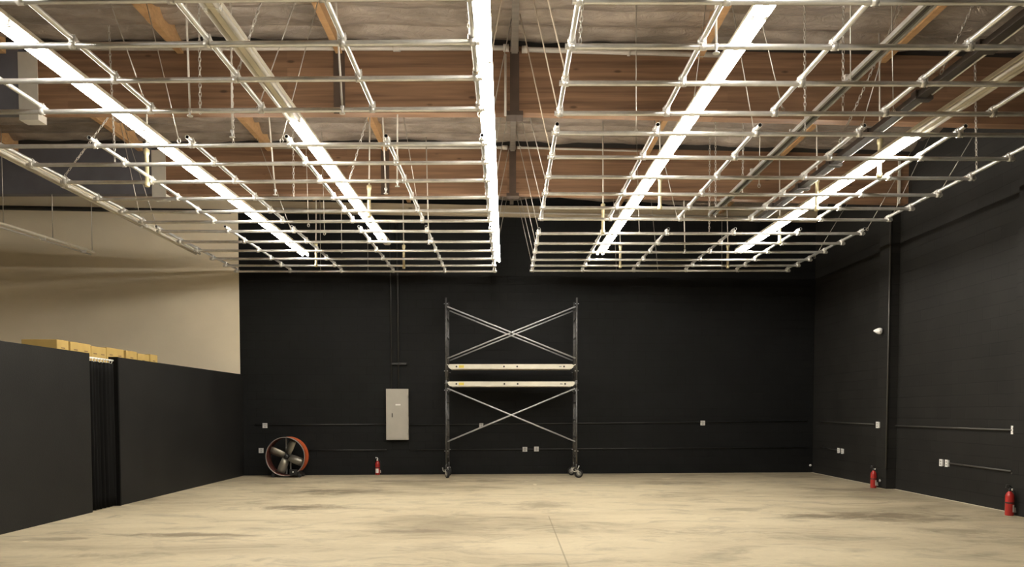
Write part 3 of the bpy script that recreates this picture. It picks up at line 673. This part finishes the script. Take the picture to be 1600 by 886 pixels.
# drum fan
fc = PB(449,716,.45); rad = .455
base = Vector((fc.x, fc.y, 0))
fan = thing('drum_fan', base, 'orange drum fan with silver blades on floor at the back wall', 'fan')
c = Vector((fc.x, fc.y, rad+.035)); D = .34
dr = MB(); n = 48; prof = [(0,rad-.012),(0,rad+.008),(.02,rad),(D-.02,rad),(D,rad+.008),(D,rad-.012),(D-.02,rad-.018),(.02,rad-.018)]
for yo, rr in prof:
    for i in range(n): t = 2*PI*i/n; dr.v.append(c+Vector((math.cos(t)*rr, yo-D/2, math.sin(t)*rr)))
k = len(prof)
for j in range(k):
    for i in range(n): dr.face([j*n+i, j*n+(i+1)%n, ((j+1)%k)*n+(i+1)%n, ((j+1)%k)*n+i], True)
for j in range(len(dr.f)): dr.mi[j] = 1 if j//n >= 5 else 0  # inner faces take a darker red-brown for the shade inside the drum
dr.build('drum', [M['orange'], M['drum_in_shaded']], fan)
rim = MB(); rim.torus(c+Vector((0,-D/2-.004,0)), (1,0,0), (0,0,1), rad, rad, .011, 48, 6); rim.build('rim', M['fan_grey'], fan)
for i in range(4):
    t = math.radians(68+90*i); u = Vector((math.cos(t),0,math.sin(t))); v = Vector((-math.sin(t),0,math.cos(t))); y = Vector((0,1,0))
    bl = MB(); pts = []
    for rr, hw in ((.06,.075),(.2,.09),(.33,.092),(.415,.085)):
        for e in (-1,1): pts.append(c+u*rr+v*(e*hw)+y*(-.04+e*.045*(1.1-rr)))
    o = len(bl.v); bl.v += pts + [q+y*.005 for q in pts]; m_ = len(pts)
    for a_ in (0,2,4):
        bl.face([a_,a_+1,a_+3,a_+2], True); bl.face([m_+a_,m_+a_+2,m_+a_+3,m_+a_+1], True)
    bl.face([0,m_,m_+1,1]); bl.face([6,7,m_+7,m_+6])
    for a_ in (0,2,4): bl.face([a_,a_+2,m_+a_+2,m_+a_]); bl.face([a_+1,m_+a_+1,m_+a_+3,a_+3])
    bl.build('blade', M['blade'], fan)
MB().lathe(c+Vector((0,-.10,0)), (0,1,0), [(0,.02),(.01,.05),(.08,.06),(.09,.03)], 18).build('hub', M['blackp'], fan)
MB().lathe(c+Vector((0,-.0,0)), (0,1,0), [(0,.06),(.01,.085),(.14,.085),(.16,.05)], 18).build('motor', M['fan_grey'], fan)
for x0 in (-.05, .05):
    MB().box((c.x+x0-.016, c.y+.09, c.z-rad+.01), (c.x+x0+.016, c.y+.115, c.z+rad-.01)).build('motor_strut', M['fan_grey'], fan)
cr = MB()
for yo in (-D/2+.05, D/2-.05): cr.box((c.x-.34, c.y+yo-.025, .03), (c.x+.36, c.y+yo+.025, .055))
for xo in (-.3, .3): cr.hexa([(c.x+xo-.03,c.y-D/2+.02,.05),(c.x+xo+.03,c.y-D/2+.02,.05),(c.x+xo+.03,c.y+D/2-.02,.05),(c.x+xo-.03,c.y+D/2-.02,.05),(c.x+xo*.9-.03,c.y-D/2+.02,.155),(c.x+xo*.9+.03,c.y-D/2+.02,.155),(c.x+xo*.9+.03,c.y+D/2-.02,.155),(c.x+xo*.9-.03,c.y+D/2-.02,.155)])
cr.build('stand', M['blackp'], fan)
for xo in (-.3, .33):
    w_ = MB()
    for yo in (-D/2+.03, D/2-.03): w_.lathe((c.x+xo, c.y+yo-.02, .045), (0,1,0), [(0,.03),(.005,.045),(.035,.045),(.04,.03)], 16)
    w_.build('wheel', M['rubber'], fan)
sw = MB().cbox(c+Vector((.2,-D/2-.03,-.36)), (.17,.07,.13)); sw.build('switch_box', M['blackp'], fan)
MB().lathe(c+Vector((.2,-D/2-.066,-.355)), (0,-1,0), [(0,.016),(.02,.014)], 10).build('knob', M['white_pl'], fan)

# ------------------------------------------------------------------ scaffold
YS0, YS1 = 17.2, 17.93
X0, X1 = PY(697,600,YS0).x, PY(901,600,YS0).x
zt = PY(697,465,YS0).z; zm = PY(697,600,YS0).z
sf = thing('scaffold', ((X0+X1)/2, YS0, 0), 'two tier rolling frame scaffold before the black back wall', 'scaffold')
zz = lambda y: PY(697, y, YS0).z
rp = .022
for x in (X0, X1):
    for z0, z1 in ((.33, zm-.002), (zm+.002, zt)):
        e = MB()
        for y in (YS0, YS1): e.tube((x,y,z0),(x,y,z1), rp, 10)
        hgt_ = z1-z0; rg = [z0+.14, z0+hgt_*.33, z0+hgt_*.55, z0+hgt_*.77, z1-.2]
        for z in rg: e.tube((x,YS0,z),(x,YS1,z), .017, 8)
        ym = (YS0+YS1)/2+.05
        e.tube((x,ym,rg[0]),(x,ym,rg[-1]), .015, 8)
        e.build('end_frame', M['scaf'], sf)
        pn = MB()
        for y in (YS0, YS1):
            for z in (z0+.3, z1-.14): pn.tube((x-.045,y,z),(x+.045,y,z), .009, 6)
        pn.build('brace_pin', M['brace'], sf)
    for y in (YS0, YS1):
        MB().tube((x,y,zm-.09),(x,y,zm+.09), rp+.004, 10).build('coupling_pin', M['scaf'], sf)
def brace(y, za, zb, mid):
    off = .035
    for s_ in (1, -1):
        a_ = Vector((X0+.03, y-s_*.012-off*0, za if s_ > 0 else zb)); b_ = Vector((X1-.03, y-s_*.012, zb if s_ > 0 else za))
        MB().tube(a_, b_, .0165, 8).build('cross_brace', M['brace'], sf)
    return
brace(YS0, zz(479), zz(560), 0); brace(YS1, zz(479), zz(560), 0)
brace(YS0, zz(607), zz(690), 0); brace(YS1, zz(607), zz(690), 0)
def caster(x, y, ang):
    R = Matrix.Rotation(ang, 3, 'Z'); o = Vector((x,y,0)); ax = R @ Vector((0,1,0)); fw = R @ Vector((1,0,0)); wc = o+fw*.055+Vector((0,0,.1))
    st_ = MB().tube((x,y,.2),(x,y,.36), .019, 10); st_.lathe((x,y,.185), (0,0,1), [(0,.04),(.02,.045),(.03,.03)], 14)
    root_ = st_.build('caster_stem', M['scaf'], sf)
    w_ = MB().lathe(wc-ax*.025, ax, [(0,.07),(.0,.085),(.008,.1),(.042,.1),(.05,.085),(.05,.07)], 28); w_.build('caster_wheel', M['rubber'], sf)
    h_ = MB().lathe(wc-ax*.028, ax, [(0,.02),(.003,.062),(.053,.062),(.056,.02)], 20); h_.build('wheel_hub', M['fan_grey'], sf)
    fk = MB()
    for s_ in (-1, 1):
        q_ = ax*(s_*.034)
        fk.hexa([wc+q_-fw*.02-Vector((0,0,.02))-ax*.003, wc+q_+fw*.02-Vector((0,0,.02))-ax*.003, wc+q_+fw*.02-Vector((0,0,.02))+ax*.003, wc+q_-fw*.02-Vector((0,0,.02))+ax*.003,
                 o+q_-fw*.04+Vector((0,0,.2))-ax*.003, o+q_+fw*.03+Vector((0,0,.2))-ax*.003, o+q_+fw*.03+Vector((0,0,.2))+ax*.003, o+q_-fw*.04+Vector((0,0,.2))+ax*.003])
    fk.build('caster_fork', M['steel'], sf)
    lv = MB(); lv.path([wc+fw*.0+Vector((0,0,.06))-ax*.04, o-fw*.05+Vector((0,0,.15))-ax*.04, o-fw*.10+Vector((0,0,.17))-ax*.04, o-fw*.13+Vector((0,0,.235))-ax*.04], .014, 6); lv.build('brake_lever', M['steel'], sf)
caster(X0, YS0, math.radians(-62)); caster(X1, YS0, math.radians(12)); caster(X0, YS1, math.radians(-70)); caster(X1, YS1, math.radians(150))
# planks
def plank(y0, y1, ztop, zbot, x0, x1, label):
    r_ = thing('work_platform', ((x0+x1)/2, (y0+y1)/2, zbot), label, 'scaffold plank', 'planks on the scaffold')
    for y in (y0, y1-.03):
        ry = MB(); ch = .045; h = ztop-zbot
        v = [(x0+ch,zbot),(x1-ch,zbot),(x1,zbot+h*.4),(x1,zbot+h*.75),(x1-ch*.6,ztop),(x0+ch*.6,ztop),(x0,zbot+h*.75),(x0,zbot+h*.4)]
        ry.v = [Vector((p_,y,q_)) for p_,q_ in v]+[Vector((p_,y+.03,q_)) for p_,q_ in v]; n_ = 8
        for i in range(n_): ry.face([i,(i+1)%n_,n_+(i+1)%n_,n_+i])
        ry.face(list(range(n_))); ry.face([2*n_-1-i for i in range(n_)])
        ra = ry.build('side_rail', M['alu'], r_)
        if y == y0:
            W = x1-x0; zc = (ztop+zbot)/2
            for fx in (.065, .445, .55, .925): MB().tube((x0+W*fx,y-.003,zc),(x0+W*fx,y+.001,zc), .022, 10).build('rivet_hole', M['blackp'], ra)
            MB().box((x0+W*.085,y-.002,zc-.03),(x0+W*.125,y+.001,zc+.03)).build('sticker', M['yellow'], ra)
            MB().box((x0+W*.885,y-.002,zc-.012),(x0+W*.905,y+.001,zc+.012)).build('sticker', M['fan_grey'], ra)
    MB().box((x0+.05,y0+.03,ztop-.02),(x1-.05,y1-.03,ztop-.004)).build('deck', M['ply'], r_)
    hk = MB()
    for xx, sg in ((x0,-1),(x1,1)):
        for y in (y0+.08, y1-.1):
            xr = X0 if sg < 0 else X1
            hk.path([(xx-sg*.04,y,ztop-.03),(xr-sg*.0,y,ztop-.005),(xr+sg*.03,y,ztop-.03),(xr+sg*.033,y,ztop-.05)], .011, 6)
    hk.build('hook', M['steel'], r_)
    cb = MB()
    for i in range(1, 6): xx = x0+(x1-x0)*i/6; cb.box((xx-.02,y0+.03,zbot+.02),(xx+.02,y1-.03,ztop-.021))
    cb.build('cross_bar', M['alu'], r_)
plank(YS0+.03, YS1-.04, zz(596), zz(603.5), X0+.045, X1-.045, 'lower aluminium plank on the scaffold, bright rail and yellow sticker')
yq = YS0+.18
plank(yq, YS1-.04, PY(697,569,yq).z, PY(697,576.5,yq).z, PY(700.5,573,yq).x, PY(896,573,yq).x, 'upper aluminium plank on the scaffold, just above the other')

# ------------------------------------------------------------------ curtain in the partition opening
root = thing('curtain', (XL-.05, (D0+D1)/2, 0), 'black floor length curtain in the partition opening', 'curtain')
zc = PX(158, 561, XL-.05).z
cu = MB(); n = 70; rows = 14
for side in (0, 1):
    for j in range(rows+1):
        z = .012 + (zc-.05-.012)*j/rows; g = 1-.35*j/rows
        for i in range(n+1):
            u = i/n; y = D0+.015+(D1-D0-.09)*u
            x = XL-.055 + (.030*math.sin(u*2*PI*6.3+1.1*math.sin(u*9))+.014*math.sin(u*2*PI*13+2+z*.6))*g + side*.004
            cu.v.append(Vector((x, y, z)))
o1 = (rows+1)*(n+1)
for j in range(rows):
    for i in range(n):
        a = j*(n+1)+i; cu.face([a,a+1,a+n+2,a+n+1], True); cu.face([o1+a,o1+a+n+1,o1+a+n+2,o1+a+1], True)
for i in range(n):
    cu.face([i,o1+i,o1+i+1,i+1]); a = rows*(n+1)+i; cu.face([a,a+1,o1+a+1,o1+a])
for j in range(rows):
    a = j*(n+1); cu.face([a,a+n+1,o1+a+n+1,o1+a]); a += n; cu.face([a,o1+a,o1+a+n+1,a+n+1])
cu.build('drape', M['cloth'], root)
MB().tube((XL-.055,D0+.0,zc),(XL-.055,D1-.036,zc), .014, 10).build('curtain_rod', M['white_pl'], root)
for i in range(9):
    y = D0+.05+i*(D1-D0-.16)/8
    MB().torus((XL-.055,y,zc-.022), (1,0,0), (0,0,1), .024, .032, .006, 12, 5).build('curtain_ring', M['white_pl'], root)

# ------------------------------------------------------------------ boxes on a rack behind the partition
XB = -6.78; ZT = PX(89, 530, XB).z
def yb(px, py=540): return PX(px, py, XB).y
ZS = ZT-.42
rk = thing('storage_rack', (XB-.3, 12.6, 0), 'steel storage rack behind the black partition under the cardboard boxes', 'rack')
y0r, y1r = yb(89)-.15, yb(246)+.15
MB().box((XB-.62, y0r, ZS-.04), (XB+.06, y1r, ZS)).build('shelf', M['ply'], rk)
MB().box((XB-.62, y0r, .25), (XB+.06, y1r, .29)).build('shelf', M['ply'], rk)
for x in (XB-.62, XB+.02):
    for y in (y0r, y1r-.05): MB().box((x, y, 0), (x+.04, y+.05, ZS-.041)).build('upright', M['rack'], rk)
spans = [(89,107.5,0,'nearest'),(110,142,.0,'second'),(142.6,166,-.018,'third'),(166.6,193.5,-.0,'fourth'),(197,214,.0,'fifth'),(214.6,233,-.02,'sixth'),(234.5,246,0,'farthest')]
for a_, b_, dz, nm in spans:
    ya, yb_ = yb(a_), yb(b_); zt_ = ZT+dz
    r_ = thing('cardboard_box', (XB-.26, (ya+yb_)/2, ZS), 'yellowish cardboard box above the black partition, %s from the camera along the row' % nm, 'box', 'cardboard boxes above the partition')
    r_['label'] = ('nearest yellowish cardboard box above the black partition' if nm == 'nearest' else 'farthest yellowish cardboard box above the black partition, by the white wall' if nm == 'farthest' else 'yellowish cardboard box above the black partition, %s in the row from the near end' % nm)
    MB().bevbox((XB-.54, ya+.004, ZS+.0005), (XB, yb_-.004, zt_), .006).build('carton', M['card'], r_)
    MB().box((XB-.541, (ya+yb_)/2-.03, zt_-.004), (XB+.0008, (ya+yb_)/2+.03, zt_+.0008)).build('tape', M['tape'], r_)
    pr = MB(); k = 2 if yb_-ya > .45 else 1
    for i in range(k):
        yc = ya+(yb_-ya)*(i+.5)/k; pr.box((XB-.002, yc-.05, zt_-.128), (XB+.0012, yc+.05, zt_-.112))
    pr.build('print', M['print_'], r_)

# ------------------------------------------------------------------ world, camera
w = bpy.data.worlds.new('World'); bpy.context.scene.world = w; w.use_nodes = True
w.node_tree.nodes['Background'].inputs[0].default_value = (.02, .02, .022, 1); w.node_tree.nodes['Background'].inputs[1].default_value = .3
cd = bpy.data.cameras.new('camera'); cam = bpy.data.objects.new('camera', cd); C.objects.link(cam)
cam.location = CAM; cam.rotation_euler = (PI/2-TH, 0, 0)
cd.sensor_fit = 'HORIZONTAL'; cd.sensor_width = 36; cd.lens = F/1600*36
cd.shift_x = (800-XP)/1600; cd.shift_y = (YP-443)/1600; cd.clip_end = 200
sc = bpy.context.scene; sc.camera = cam
sc.view_settings.view_transform = 'Standard'; sc.view_settings.look = 'None'; sc.view_settings.gamma = 1; sc.view_settings.use_curve_mapping = False
sc.view_settings.exposure = 0.85
sc.cycles.use_denoising = True
sc.cycles.max_bounces = 8; sc.cycles.diffuse_bounces = 5; sc.cycles.glossy_bounces = 4
